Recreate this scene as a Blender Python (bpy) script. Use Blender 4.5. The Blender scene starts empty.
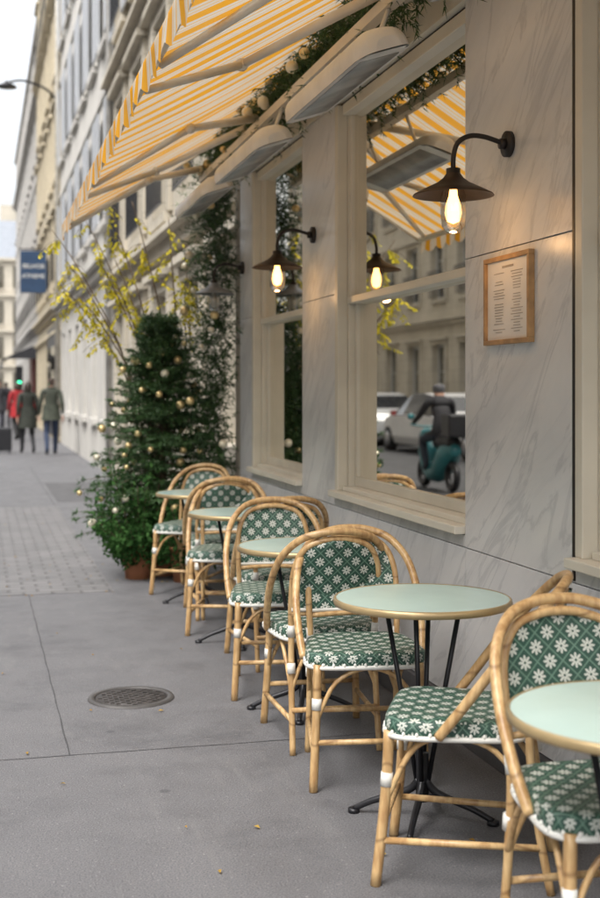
import bpy, math, random
from math import sin, cos, pi, radians, sqrt
from mathutils import Vector, Matrix
random.seed(7)
S = bpy.context.scene
COL = S.collection

# ------------------------------------------------------------------ helpers
class MB:
    def __init__(s): s.v=[]; s.f=[]; s.sm=[]; s.mi=[]
    def add(s, vs, fs, smooth=False, mi=0):
        o=len(s.v); s.v.extend([tuple(v) for v in vs])
        for f in fs: s.f.append(tuple(i+o for i in f)); s.sm.append(smooth); s.mi.append(mi)
    def box(s,x0,x1,y0,y1,z0,z1,mi=0):
        if x0>x1:x0,x1=x1,x0
        if y0>y1:y0,y1=y1,y0
        if z0>z1:z0,z1=z1,z0
        v=[(x0,y0,z0),(x1,y0,z0),(x1,y1,z0),(x0,y1,z0),(x0,y0,z1),(x1,y0,z1),(x1,y1,z1),(x0,y1,z1)]
        f=[(0,3,2,1),(4,5,6,7),(0,1,5,4),(1,2,6,5),(2,3,7,6),(3,0,4,7)]
        s.add(v,f,False,mi)
    def tube(s,pts,r,seg=8,sub=0,closed=False,mi=0,caps=True):
        pts=[Vector(p) for p in pts]
        rs=list(r) if isinstance(r,(list,tuple)) else [r]*len(pts)
        if sub:
            n=len(pts); np_=[]; nr=[]
            rng=range(n) if closed else range(n-1)
            for i in rng:
                if closed: p0,p1,p2,p3=pts[(i-1)%n],pts[i],pts[(i+1)%n],pts[(i+2)%n]
                else: p0,p1,p2,p3=pts[max(i-1,0)],pts[i],pts[i+1],pts[min(i+2,n-1)]
                for k in range(sub):
                    t=k/sub
                    np_.append(0.5*((2*p1)+(p2-p0)*t+(2*p0-5*p1+4*p2-p3)*t*t+(3*p1-p0-3*p2+p3)*t**3))
                    nr.append(rs[i]*(1-t)+rs[(i+1)%n]*t)
            if not closed: np_.append(pts[-1]); nr.append(rs[-1])
            pts,rs=np_,nr
        n=len(pts); vs=[]; up=None
        for i in range(n):
            if closed: t=pts[(i+1)%n]-pts[i-1]
            else: t=pts[min(i+1,n-1)]-pts[max(i-1,0)]
            if t.length<1e-9: t=Vector((0,0,1))
            t.normalize()
            if up is None:
                up=Vector((0,0,1)) if abs(t.z)<.9 else Vector((1,0,0))
            a=(up-t*up.dot(t))
            if a.length<1e-6: a=Vector((1,0,0))-t*t.x
            a.normalize(); b=t.cross(a); up=a
            for k in range(seg):
                an=2*pi*k/seg; vs.append(pts[i]+(a*cos(an)+b*sin(an))*rs[i])
        fs=[]
        m=n if closed else n-1
        for i in range(m):
            j=(i+1)%n
            for k in range(seg):
                fs.append((i*seg+k,i*seg+(k+1)%seg,j*seg+(k+1)%seg,j*seg+k))
        if not closed and caps:
            fs.append(tuple(reversed(range(seg)))); fs.append(tuple((n-1)*seg+k for k in range(seg)))
        s.add(vs,fs,True,mi)
    def lathe(s,prof,c=(0,0,0),seg=32,mi=0,smooth=True):
        vs=[];fs=[]
        for r,z in prof:
            for k in range(seg):
                a=2*pi*k/seg; vs.append((c[0]+r*cos(a),c[1]+r*sin(a),c[2]+z))
        for i in range(len(prof)-1):
            for k in range(seg):
                fs.append((i*seg+k,i*seg+(k+1)%seg,(i+1)*seg+(k+1)%seg,(i+1)*seg+k))
        s.add(vs,fs,smooth,mi)
    def sphere(s,c,r,seg=12,rings=8,mi=0,sc=(1,1,1)):
        prof=[(max(1e-4,sin(pi*i/rings)),-cos(pi*i/rings)) for i in range(rings+1)]
        vs=[];fs=[]
        for q,z in prof:
            for k in range(seg):
                a=2*pi*k/seg; vs.append((c[0]+r*sc[0]*q*cos(a),c[1]+r*sc[1]*q*sin(a),c[2]+r*sc[2]*z))
        for i in range(rings):
            for k in range(seg):
                fs.append((i*seg+k,i*seg+(k+1)%seg,(i+1)*seg+(k+1)%seg,(i+1)*seg+k))
        s.add(vs,fs,True,mi)
    def mesh(s,name):
        me=bpy.data.meshes.new(name); me.from_pydata(s.v,[],s.f); me.update()
        me.polygons.foreach_set('use_smooth',s.sm); me.polygons.foreach_set('material_index',s.mi)
        return me
    def obj(s,name,mats,parent=None,bevel=0):
        me=s.mesh(name)
        if not isinstance(mats,(list,tuple)): mats=[mats]
        for m in mats: me.materials.append(m)
        o=bpy.data.objects.new(name,me); COL.objects.link(o)
        if parent: o.parent=parent
        if bevel:
            b=o.modifiers.new('bev','BEVEL'); b.width=bevel; b.segments=2; b.limit_method='ANGLE'
        return o
def empty(name,loc=(0,0,0),rz=0):
    e=bpy.data.objects.new(name,None); e.location=loc; e.rotation_euler=(0,0,rz); e.empty_display_size=.2
    COL.objects.link(e); return e

class NT:
    def __init__(s,name):
        s.m=bpy.data.materials.new(name); s.m.use_nodes=True; s.t=s.m.node_tree; s.n=s.t.nodes; s.l=s.t.links
        s.b=s.n['Principled BSDF']; s.out=s.n['Material Output']; s.tc=s.n.new('ShaderNodeTexCoord')
    def mth(s,op,a,b=None,c=None):
        n=s.n.new('ShaderNodeMath'); n.operation=op
        for i,x in enumerate((a,b,c)):
            if x is None: continue
            if isinstance(x,(int,float)): n.inputs[i].default_value=x
            else: s.l.new(x,n.inputs[i])
        return n.outputs[0]
    def mix(s,f,a,b,mode='MIX'):
        n=s.n.new('ShaderNodeMix'); n.data_type='RGBA'; n.blend_type=mode
        for k,x in ((0,f),(6,a),(7,b)):
            if isinstance(x,(int,float)): n.inputs[k].default_value=x
            elif isinstance(x,tuple): n.inputs[k].default_value=(x[0],x[1],x[2],1)
            else: s.l.new(x,n.inputs[k])
        return n.outputs[2]
    def noise(s,scale,detail=4,vec=None,rough=.5,dist=0):
        n=s.n.new('ShaderNodeTexNoise'); n.inputs['Scale'].default_value=scale; n.inputs['Detail'].default_value=detail
        n.inputs['Roughness'].default_value=rough; n.inputs['Distortion'].default_value=dist
        s.l.new(vec if vec else s.tc.outputs['Object'],n.inputs['Vector']); return n.outputs['Fac']
    def ramp(s,f,st,interp='LINEAR'):
        n=s.n.new('ShaderNodeValToRGB'); cr=n.color_ramp; cr.interpolation=interp
        while len(cr.elements)<len(st): cr.elements.new(.5)
        for e,(p,c) in zip(cr.elements,st):
            e.position=p; e.color=(c[0],c[1],c[2],1) if isinstance(c,tuple) else (c,c,c,1)
        s.l.new(f,n.inputs[0]); return n.outputs[0]
    def mapping(s,rot=(0,0,0),sc=(1,1,1)):
        n=s.n.new('ShaderNodeMapping'); n.inputs['Rotation'].default_value=rot; n.inputs['Scale'].default_value=sc
        s.l.new(s.tc.outputs['Object'],n.inputs[0]); return n.outputs[0]
    def rotscale(s,rot,sc):
        a=s.n.new('ShaderNodeMapping'); a.inputs['Rotation'].default_value=rot; s.l.new(s.tc.outputs['Object'],a.inputs[0])
        b=s.n.new('ShaderNodeMapping'); b.inputs['Scale'].default_value=sc; s.l.new(a.outputs[0],b.inputs[0]); return b.outputs[0]
    def sep(s,vec=None):
        n=s.n.new('ShaderNodeSeparateXYZ'); s.l.new(vec if vec else s.tc.outputs['Object'],n.inputs[0]); return n.outputs
    def comb(s,x,y,z):
        n=s.n.new('ShaderNodeCombineXYZ')
        for i,q in enumerate((x,y,z)):
            if isinstance(q,(int,float)): n.inputs[i].default_value=q
            else: s.l.new(q,n.inputs[i])
        return n.outputs[0]
    def col(s,c):
        if isinstance(c,tuple): s.b.inputs['Base Color'].default_value=(c[0],c[1],c[2],1)
        else: s.l.new(c,s.b.inputs['Base Color'])
    def bump(s,h,strength=.3,dist=.01):
        n=s.n.new('ShaderNodeBump'); n.inputs['Strength'].default_value=strength; n.inputs['Distance'].default_value=dist
        s.l.new(h,n.inputs['Height']); s.l.new(n.outputs[0],s.b.inputs['Normal'])
    def set(s,**k):
        for a,v in k.items():
            s.b.inputs[{'rough':'Roughness','metal':'Metallic','spec':'Specular IOR Level','trans':'Transmission Weight','es':'Emission Strength','coat':'Coat Weight'}[a]].default_value=v
        return s

def simple(name,c,rough=.6,metal=0,var=.15,scale=6,bump=0,bscale=80):
    m=NT(name); c2=tuple(x*(1-var*2) for x in c); c1=tuple(min(1,x*(1+var)) for x in c)
    f=m.noise(scale,5); m.col(m.mix(m.ramp(f,[(.3,0.0),(.7,1.0)]),c2,c1)); m.set(rough=rough,metal=metal)
    if bump: m.bump(m.noise(bscale,4),bump,.004)
    return m.m

# ------------------------------------------------------------------ materials
def marble():
    m=NT('marble')
    v=m.rotscale((radians(40),0,0),(1,.8,2.0)); f=m.noise(1.3,8,v,.6,.5)
    v2=m.rotscale((radians(48),0,0),(1,.6,2.6)); g=m.noise(1.9,7,v2,.6,.8)
    v3=m.rotscale((radians(33),0,0),(1,.7,4.5)); h=m.noise(2.3,9,v3,.68,.5)
    base=m.ramp(f,[(.30,(.56,.57,.585)),(.46,(.67,.675,.68)),(.62,(.73,.73,.725)),(.8,(.65,.65,.65))])
    vein=m.ramp(g,[(.462,0.0),(.494,1.0),(.53,0.0)])
    c=m.mix(m.mth('MULTIPLY',vein,.40),base,(.34,.355,.375))
    c=m.mix(m.ramp(h,[(.52,0.0),(.76,.5)]),c,(.47,.485,.50))
    dirt=m.ramp(m.noise(1.2,6),[(.5,0.0),(.85,.22)])
    c=m.mix(dirt,c,(.58,.54,.46))
    m.col(c); m.set(rough=.3); return m.m
def asphalt():
    m=NT('sidewalk_asphalt')
    big=m.noise(.7,6,None,.6); mid=m.noise(4,8,None,.65); fine=m.noise(170,3); sp=m.noise(80,2)
    c=m.ramp(big,[(.3,(.085,.084,.089)),(.7,(.130,.128,.133))])
    c=m.mix(.45,c,m.ramp(mid,[(.32,(.06,.06,.064)),(.68,(.165,.162,.166))]))
    c=m.mix(.55,c,m.ramp(fine,[(.35,(.05,.05,.054)),(.62,(.20,.197,.203))]))
    spots=m.ramp(sp,[(.66,0.0),(.72,1.0)]); c=m.mix(m.mth('MULTIPLY',spots,.6),c,(.32,.31,.30))
    st=m.ramp(m.noise(1.1,9,None,.75),[(.52,0.0),(.64,1.0)]); c=m.mix(m.mth('MULTIPLY',st,.45),c,(.055,.055,.06))
    ln=m.ramp(m.noise(2.0,8,m.mapping((0,0,.2),(3,.5,1)),.7),[(.56,0.0),(.7,.35)]); c=m.mix(ln,c,(.19,.185,.18))
    gum=m.n.new('ShaderNodeTexVoronoi'); gum.inputs['Scale'].default_value=2.1; m.l.new(m.tc.outputs['Object'],gum.inputs['Vector'])
    gf=m.ramp(gum.outputs['Distance'],[(.035,1.0),(.05,0.0)]); c=m.mix(m.mth('MULTIPLY',gf,.6),c,(.05,.05,.055))
    m.col(c); m.l.new(m.ramp(mid,[(.3,.48),(.7,.8)]),m.b.inputs['Roughness']); m.bump(fine,.7,.004); return m.m
def cobble():
    m=NT('paving_stone')
    b=m.n.new('ShaderNodeTexBrick'); m.l.new(m.tc.outputs['Object'],b.inputs[0])
    b.inputs['Scale'].default_value=1; b.inputs['Brick Width'].default_value=.2; b.inputs['Row Height'].default_value=.12
    b.inputs['Mortar Size'].default_value=.014; b.inputs['Mortar Smooth'].default_value=.4
    b.inputs['Color1'].default_value=(.125,.122,.125,1); b.inputs['Color2'].default_value=(.185,.18,.18,1); b.inputs['Mortar'].default_value=(.07,.068,.068,1)
    c=m.mix(.4,b.outputs[0],m.ramp(m.noise(3,6),[(.3,(.09,.09,.09)),(.7,(.20,.19,.19))]))
    m.col(c); m.set(rough=.6); m.bump(m.mth('SUBTRACT',1.0,b.outputs['Fac']),.7,.008); return m.m
def stone(name,c,bw=.9,rh=.42,dark=.78):
    m=NT(name); o=m.sep(); v=m.comb(o[1],o[2],0.0)
    b=m.n.new('ShaderNodeTexBrick'); m.l.new(v,b.inputs[0]); b.inputs['Scale'].default_value=1
    b.inputs['Brick Width'].default_value=bw; b.inputs['Row Height'].default_value=rh; b.inputs['Mortar Size'].default_value=.008
    b.inputs['Color1'].default_value=(*c,1); b.inputs['Color2'].default_value=(*[x*.92 for x in c],1); b.inputs['Mortar'].default_value=(*[x*dark*.8 for x in c],1)
    n=m.noise(1.1,7,None,.65); d=m.ramp(n,[(.4,0.0),(.75,.55)])
    c2=m.mix(d,b.outputs[0],tuple(x*.62 for x in c))
    st=m.noise(1.5,5,m.mapping((0,0,0),(1,3,.25))); c2=m.mix(m.ramp(st,[(.5,0.0),(.8,.4)]),c2,tuple(x*.55 for x in c))
    m.col(c2); m.set(rough=.85); m.bump(m.noise(30,5),.3,.01); return m.m
def weave(name,back):
    m=NT(name); o=m.sep()
    if back: a,b=o[0],o[2]
    else:
        nz=m.mth('GREATER_THAN',m.mth('ABSOLUTE',m.sep(m.tc.outputs['Normal'])[2]),.62); iv=m.mth('SUBTRACT',1.0,nz)
        sg=m.mth('SIGN',m.mth('MULTIPLY',o[0],o[1])); k=m.mth('MULTIPLY',m.mth('MULTIPLY',iv,o[1]),sg)
        a=m.mth('SUBTRACT',o[0],k); b=m.mth('ADD',m.mth('MULTIPLY',nz,o[1]),m.mth('MULTIPLY',iv,o[2]))
    s=.051
    p=m.mth('MULTIPLY',m.mth('ADD',a,b),.7071/s); q=m.mth('MULTIPLY',m.mth('SUBTRACT',a,b),.7071/s)
    fx=m.mth('SUBTRACT',m.mth('FRACT',m.mth('ADD',p,50.0)),.5); fy=m.mth('SUBTRACT',m.mth('FRACT',m.mth('ADD',q,50.0)),.5)
    r=m.mth('SQRT',m.mth('ADD',m.mth('MULTIPLY',fx,fx),m.mth('MULTIPLY',fy,fy)))
    th=m.mth('ARCTAN2',fy,fx)
    lob=m.mth('ABSOLUTE',m.mth('COSINE',m.mth('MULTIPLY',th,4.0)))
    lim=m.mth('ADD',m.mth('MULTIPLY',lob,.25),.13)
    fl=m.mth('LESS_THAN',r,lim)
    core=m.mth('LESS_THAN',r,.065); fl=m.mth('SUBTRACT',fl,core)
    mx=m.mth('MAXIMUM',m.mth('ABSOLUTE',fx),m.mth('ABSOLUTE',fy))
    lat=m.mth('GREATER_THAN',mx,.46)
    wa=m.mth('SINE',m.mth('MULTIPLY',a,2*pi/.0085)); wb=m.mth('SINE',m.mth('MULTIPLY',b,2*pi/.0085))
    w=m.mth('MULTIPLY',wa,wb)
    wm=m.mth('ADD',m.mth('MULTIPLY',w,.5),.5)
    green=m.mix(wm,(.003,.038,.025),(.010,.082,.058))
    white=m.mix(wm,(.44,.47,.41),(.72,.74,.68))
    c=m.mix(lat,green,(.11,.21,.155)); c=m.mix(fl,c,white)
    c=m.mix(m.mth('MULTIPLY',m.noise(14,4),.25),c,(.09,.09,.06))
    m.col(c); m.set(rough=.38); m.bump(wm,.7,.002); return m.m
def rattan():
    m=NT('rattan_cane'); o=m.sep()
    f=m.noise(9,4); c=m.ramp(f,[(.25,(.32,.175,.068)),(.5,(.51,.32,.14)),(.75,(.64,.45,.225))])
    g=m.noise(60,3,m.mapping((0,0,0),(1,1,.15))); c=m.mix(.35,c,m.ramp(g,[(.4,(.27,.14,.055)),(.6,(.70,.50,.26))]))
    h=m.mth('FRACT',m.mth('MULTIPLY',m.mth('ADD',m.mth('ADD',o[2],m.mth('MULTIPLY',o[0],.35)),m.mth('MULTIPLY',m.noise(2.5,1),.25)),5.3)); node=m.ramp(h,[(.0,1.0),(.035,0.0),(.96,0.0),(1,1.0)])
    c=m.mix(m.mth('MULTIPLY',node,.75),c,(.19,.10,.04))
    m.col(c); m.set(rough=.36); m.bump(g,.25,.002); return m.m
def fabric():
    m=NT('striped_canvas'); o=m.sep()
    h=m.mth('FRACT',m.mth('MULTIPLY',m.mth('ADD',o[1],10.0),1/.21))
    yl=(.74,.36,.035); wh=(.62,.59,.53)
    c=m.ramp(h,[(0,yl),(.42,wh),(.60,(.74,.40,.06)),(.66,wh),(.84,(.74,.40,.06)),(.88,wh)],'CONSTANT')
    c=m.mix(m.ramp(m.noise(4,5),[(.4,0.0),(.8,.3)]),c,(.45,.33,.2))
    d=m.n.new('ShaderNodeBsdfDiffuse'); t=m.n.new('ShaderNodeBsdfTranslucent'); x=m.n.new('ShaderNodeMixShader'); x.inputs[0].default_value=.30
    m.l.new(c,d.inputs[0]); m.l.new(c,t.inputs[0]); m.l.new(d.outputs[0],x.inputs[1]); m.l.new(t.outputs[0],x.inputs[2]); m.l.new(x.outputs[0],m.out.inputs[0])
    return m.m
def glass(name,fac=.45,tint=(.9,.9,.88),rough=.0):
    m=NT(name); g=m.n.new('ShaderNodeBsdfGlossy'); g.inputs['Roughness'].default_value=rough; g.inputs[0].default_value=(*tint,1)
    t=m.n.new('ShaderNodeBsdfTransparent'); t.inputs[0].default_value=(.8,.78,.72,1)
    lw=m.n.new('ShaderNodeLayerWeight'); lw.inputs[0].default_value=.5
    f=m.mth('MINIMUM',m.mth('ADD',m.mth('MULTIPLY',lw.outputs['Fresnel'],.5),fac),1.0)
    x=m.n.new('ShaderNodeMixShader'); m.l.new(f,x.inputs[0]); m.l.new(t.outputs[0],x.inputs[1]); m.l.new(g.outputs[0],x.inputs[2]); m.l.new(x.outputs[0],m.out.inputs[0]); return m.m
def emis(name,c,s):
    m=NT(name); m.col(c); m.b.inputs['Emission Color'].default_value=(*c,1); m.set(es=s); return m.m
def leaf(name,c1,c2,scale=5,tr=.3):
    m=NT(name); c=m.ramp(m.noise(scale,3),[(.3,c1),(.7,c2)])
    if tr==0:
        m.col(c); m.set(rough=.55); return m.m
    d=m.n.new('ShaderNodeBsdfDiffuse'); t=m.n.new('ShaderNodeBsdfTranslucent'); x=m.n.new('ShaderNodeMixShader'); x.inputs[0].default_value=tr
    m.l.new(c,d.inputs[0]); m.l.new(c,t.inputs[0]); m.l.new(d.outputs[0],x.inputs[1]); m.l.new(t.outputs[0],x.inputs[2])
    m.l.new(x.outputs[0],m.out.inputs[0]); return m.m
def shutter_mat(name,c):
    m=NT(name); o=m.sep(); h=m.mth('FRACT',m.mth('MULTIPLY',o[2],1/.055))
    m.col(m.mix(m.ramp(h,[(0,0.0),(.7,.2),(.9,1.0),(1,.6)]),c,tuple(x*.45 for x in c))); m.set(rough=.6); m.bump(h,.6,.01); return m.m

M_marble=marble(); M_asph=asphalt(); M_cob=cobble()
M_cream=simple('cream_paint',(.70,.66,.56),.4,var=.06,scale=3)
M_plinth=simple('dark_plinth',(.09,.09,.095),.6,var=.2,bump=.2)
M_dark=simple('dark_backing',(.05,.048,.045),.9)
M_metal=simple('painted_dark_metal',(.035,.03,.028),.45,metal=.3,var=.2)
M_bronze=simple('bronze_shade',(.085,.058,.04),.4,metal=.6,var=.25)
M_iron=simple('black_iron',(.015,.015,.018),.4,metal=.2)
M_white=simple('white_binding',(.70,.69,.64),.5,var=.06,scale=30)
M_rat=rattan(); M_seat=weave('woven_seat',False); M_back=weave('woven_back',True)
M_mint=simple('mint_tabletop',(.47,.62,.575),.18,var=.05,scale=3)
M_brass=simple('brass_rim',(.48,.36,.19),.4,metal=.5,var=.15)
M_canvas=fabric()
M_heater=simple('heater_enamel',(.72,.72,.70),.35,var=.07)
M_arm=simple('awning_arm_paint',(.66,.62,.54),.4,var=.06)
M_glass=glass('window_glass',.46,(.92,.89,.82)); M_fglass=glass('street_window_glass',.25)
M_bulb=emis('bulb_glow',(1,.50,.15),9)
M_conifer=leaf('conifer_needles',(.014,.042,.012),(.058,.130,.034),6,0)
M_shrub=leaf('shrub_leaves',(.018,.055,.016),(.075,.17,.05),8,.3)
M_yleaf=leaf('yellow_leaves',(.34,.32,.03),(.68,.56,.05),9,.35)
M_bark=simple('bark',(.13,.09,.055),.9,var=.3,scale=30)
M_gold=simple('gold_bauble',(.78,.60,.30),.28,metal=.6,var=.05)
M_pearl=simple('pearl_bauble',(.75,.70,.55),.28,metal=.2,var=.05)
M_terra=simple('terracotta',(.42,.17,.08),.8,var=.15)
M_wood=simple('oak_frame',(.46,.27,.12),.5,var=.2,scale=15)
M_paper=simple('paper',(.74,.72,.68),.6,var=.02)
M_shut=shutter_mat('shutter_louvre',(.52,.54,.57)); M_zinc=simple('zinc_roof',(.22,.24,.27),.5,metal=.2,var=.1)
M_brown=simple('interior_plaster',(.40,.24,.11),.8,var=.1)
M_curt=simple('curtain',(.13,.08,.045),.9,var=.2)
M_ifloor=simple('interior_wood_floor',(.12,.07,.04),.5)
M_navy=simple('navy_sign',(.02,.05,.11),.5,var=.1)

# ------------------------------------------------------------------ ground
g=MB(); g.add([(-900,-300,-.16),(900,-300,-.16),(900,1500,-.16),(-900,1500,-.16)],[(0,1,2,3)]); g.obj('ground',simple('ground_earth',(.16,.155,.15),.9))
g=MB(); g.add([(-8.6,-60,-.13),(-1.6,-60,-.13),(-1.6,220,-.13),(-8.6,220,-.13)],[(0,1,2,3)])
g.obj('road',simple('road_asphalt',(.055,.055,.058),.8,var=.2,scale=2,bump=.3,bscale=150))
g=MB(); g.box(-1.45,2.6,-40,200,-.155,0); sw=g.obj('sidewalk',M_asph)
g=MB(); y=-40
while y<120: g.box(-1.6,-1.453,y,y+.99,-.155,.003); y+=1.0
g.obj('kerb',simple('kerb_granite',(.27,.26,.25),.8),None,.01)
g=MB(); g.box(-11.3,-8.6,-40,200,-.155,.0); g.obj('sidewalk',simple('far_sidewalk_asphalt',(.2,.2,.2),.8))
g=MB(); g.box(-1.448,.92,8.9,15.6,.0,.004); g.obj('cobblestone_paving',M_cob)
g=MB()
def wob(x0,x1,y0,y1,w,z):
    n=60; L=[];R=[]; j=0
    for i in range(n+1):
        t=i/n; x=x0+(x1-x0)*t; y=y0+(y1-y0)*t; dx,dy=(y1-y0),-(x1-x0); l=sqrt(dx*dx+dy*dy); j=.0015*sin(i*.9); ww=w*random.uniform(.6,1.15)
        L.append((x+dx/l*(j-ww),y+dy/l*(j-ww),z)); R.append((x+dx/l*(j+ww),y+dy/l*(j+ww),z))
    g.add(L+R,[(i,i+1,n+2+i,n+1+i) for i in range(n)])
for yy in (4.95,17.5,24,33): wob(-1.45,1.88,yy,yy,.0035,.0016)
wob(.34,.33,4.96,8.88,.0035,.0019); wob(.9,.9,15.7,24,.005,.0019)
g.obj('pavement_joint',simple('joint_bitumen',(.055,.055,.057),.8))
g=MB(); g.box(.96,2.1,16.2,19.5,.0,.003); g.obj('asphalt_patch',simple('asphalt_patch_mat',(.09,.089,.092),.8,var=.15,bump=.3,bscale=200))
mh=empty('manhole_cover',(.68,5.80,0))
g=MB(); g.lathe([(.0001,.006),(.165,.006),(.165,.003)],seg=40); 
for i in range(-6,7):
    for j in range(-6,7):
        if sqrt(i*i+j*j)*.024<.15 and (i+j)%2==0: g.box(i*.024-.009,i*.024+.009,j*.024-.009,j*.024+.009,.006,.011)
g.obj('lid',simple('cast_iron',(.07,.063,.06),.6,metal=.3,var=.25,scale=20),mh)
g=MB(); g.lathe([(.168,.002),(.168,.010),(.195,.010),(.200,.001)],seg=40); g.obj('ring',simple('iron_ring',(.085,.08,.077),.6,metal=.3),mh)
g=MB()
for i in range(70):
    x=random.uniform(.1,1.85); y=random.choice([random.uniform(2.5,16),random.uniform(8.7,10.5)]); a=random.uniform(0,6.28); l=random.uniform(.006,.014)
    c,s_=cos(a)*l,sin(a)*l; g.add([(x-c,y-s_,.006),(x+s_*.5,y-c*.5,.012),(x+c,y+s_,.007),(x-s_*.5,y+c*.5,.009)],[(0,1,2,3)])
g.obj('fallen_leaves',leaf('dry_leaf',(.25,.12,.03),(.5,.35,.08)))

# ------------------------------------------------------------------ facade generator
def facade(name,x,s,y0,y1,z0,floors,bw,ow,mat,frame,shut=True,rails=(),depth=8,roof=True,corn=(),bars=True,surround=False):
    E=empty(name)
    W=MB();F=MB();G=MB();H=MB();R=MB();T=MB()
    def ob(mb,a,b,ya,yb,za,zb): mb.box(x+s*a,x+s*b,ya,yb,za,zb)
    n=max(1,round((y1-y0)/bw)); b=(y1-y0)/n; z=z0
    for fi,(fh,sb,st) in enumerate(floors):
        zb,zt=z+sb,z+st
        ob(W,-.3,0,y0,y1,z,zb); ob(W,-.3,0,y0,y1,zt,z+fh)
        for k in range(n+1):
            ca=y0 if k==0 else y0+(k-.5)*b+ow/2
            cb=y1 if k==n else y0+(k+.5)*b-ow/2
            ob(W,-.3,0,ca,cb,zb,zt)
        for k in range(n):
            a=y0+(k+.5)*b-ow/2; c=a+ow
            ob(G,-.24,-.232,a,c,zb,zt)
            for (p,q) in ((a,a+.06),(c-.06,c),((a+c)/2-.04,(a+c)/2+.04)): ob(F,-.228,-.17,p,q,zb,zt)
            ob(F,-.226,-.172,a+.06,c-.06,zb,zb+.08); ob(F,-.226,-.172,a+.06,c-.06,zt-.08,zt)
            if bars:
                for q in (.35,.68): ob(F,-.224,-.19,a+.06,c-.06,zb+(zt-zb)*q-.015,zb+(zt-zb)*q+.015)
            ob(T,.002,.10,a-.1,c+.1,zb-.12,zb-.002)
            if surround:
                ob(T,.003,.06,a-.16,a-.002,zb,zt+.15); ob(T,.003,.06,c+.002,c+.16,zb,zt+.15); ob(T,.003,.05,a-.002,c+.002,zt+.002,zt+.15)
                ob(T,.003,.16,a-.25,c+.25,zt+.16,zt+.24)
            if shut and (fi in shut if isinstance(shut,(tuple,list)) else True):
                hw=min(ow/2,(b-ow)/2-.02)
                ob(H,.065,.10,a-hw,a-.01,zb+.02,zt-.02); ob(H,.065,.10,c+.01,c+hw,zb+.02,zt-.02)
            if fi in rails:
                ob(R,.12,.14,a-.1,c+.1,zb+.95,zb+.98); ob(R,.12,.14,a-.1,c+.1,zb+.08,zb+.10)
                yy=a-.1
                while yy<c+.1: ob(R,.124,.136,yy,yy+.014,zb+.10,zb+.95); yy+=.11
        z+=fh
        d=.12 if fi in corn or fi==len(floors)-1 else .05
        ob(T,.004,d,y0,y1,z-.16,z-.004 if fi<len(floors)-1 else z)
        if fi in corn: ob(T,.004,d+.12,y0,y1,z-.003,z+.06)
    ob(W,-depth,-.302,y0,y1,z0,z)
    if roof:
        ob(R,-.6,-depth,y0+.02,y1-.02,z+.002,z+1.8)
        for k in range(n): 
            a=y0+(k+.5)*b; ob(F,-.2,-.62,a-.5,a+.5,z+.1,z+1.7); ob(G,-.198,-.19,a-.38,a+.38,z+.2,z+1.5)
        ob(W,-2,-3,y0+.05,y0+.6,z+1.9,z+3.6)
    W.obj('walls',mat,E); F.obj('window_frames',frame,E); G.obj('window_panes',M_fglass,E); T.obj('cornices_and_sills',mat,E)
    if H.v: H.obj('shutters',M_shut,E)
    if R.v: R.obj('railings_and_roof',M_zinc if not rails else M_iron,E)
    return E
stA=stone('limestone_warm',(.54,.49,.40)); stB=stone('limestone_grey',(.45,.43,.40),1.1,.36); stC=stone('limestone_cream',(.57,.50,.37),.8,.5); stD=stone('render_white',(.56,.54,.50),3,3.1,.95)
fr=simple('window_white_paint',(.55,.55,.53),.5,var=.05)
up=(3.1,.75,2.75)
facade('limestone_building',2.15,-1,9.4,20.6,0,[(3.15,.95,2.6),(3.2,.35,2.8),up,up,up,up],2.2,1.15,stA,fr,shut=(2,3,4,5),rails=(1,2,3,4),corn=(0,1,4),surround=True)
facade('limestone_building',2.12,-1,20.62,34.3,0,[(3.6,.9,2.9),up,up,up,up,up],2.3,1.1,stD,fr,shut=(1,2,3,4,5),rails=(),corn=(0,4))
facade('limestone_building',2.2,-1,34.32,50,0,[(3.8,.1,2.9),up,up,up,up,up],2.4,1.2,stC,fr,shut=(),rails=(1,4),corn=(0,3),surround=True)
facade('limestone_building',2.3,-1,50.02,84,0,[(4,.1,3),up,up,up,up],2.6,1.2,stB,fr,shut=(),rails=(1,),corn=(0,3))
E=empty('corner_building'); W=MB();G=MB();R=MB();T=MB()
W.box(-14,9,112,124,0,13); 
for k in range(14):
    for fl in range(4): 
        a=-13.2+k*1.6; G.box(a,a+.8,111.93,111.99,1+fl*3.1,3+fl*3.1); T.box(a-.1,a+.9,111.86,111.925,.85+fl*3.1,.98+fl*3.1)
for fl in range(1,5): T.box(-14.1,9.1,111.7,111.996,fl*3.1+.3,fl*3.1+.55)
v=[(-14,112,13),(9,112,13),(9,124,13),(-14,124,13),(-13,114,16.5),(8,114,16.5),(8,122,16.5),(-13,122,16.5)]
R.add(v,[(0,1,5,4),(1,2,6,5),(2,3,7,6),(3,0,4,7),(4,5,6,7)])
for k in range(5): W.box(-12+k*4.6,-10.6+k*4.6,116,117,16,18.2)
W.obj('walls',stA,E);G.obj('window_panes',M_fglass,E);R.obj('mansard_roof',M_zinc,E);T.obj('sills',stA,E)
facade('limestone_building',-11.3,1,-12,14,0,[(3.8,.1,3),up,up,up],2.4,1.2,stA,fr,shut=(1,2,3),rails=(1,),corn=(0,))
facade('limestone_building',-11.35,1,14.02,34,0,[(3.8,.3,3),up,up],2.3,1.1,stC,fr,shut=(1,2),rails=(1,),corn=(0,2),surround=True)
facade('limestone_building',-11.3,1,34.02,62,0,[(3.8,.1,3),up,up,up,up],2.5,1.25,stA,fr,shut=(),rails=(1,2),corn=(0,3),surround=True)

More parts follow.
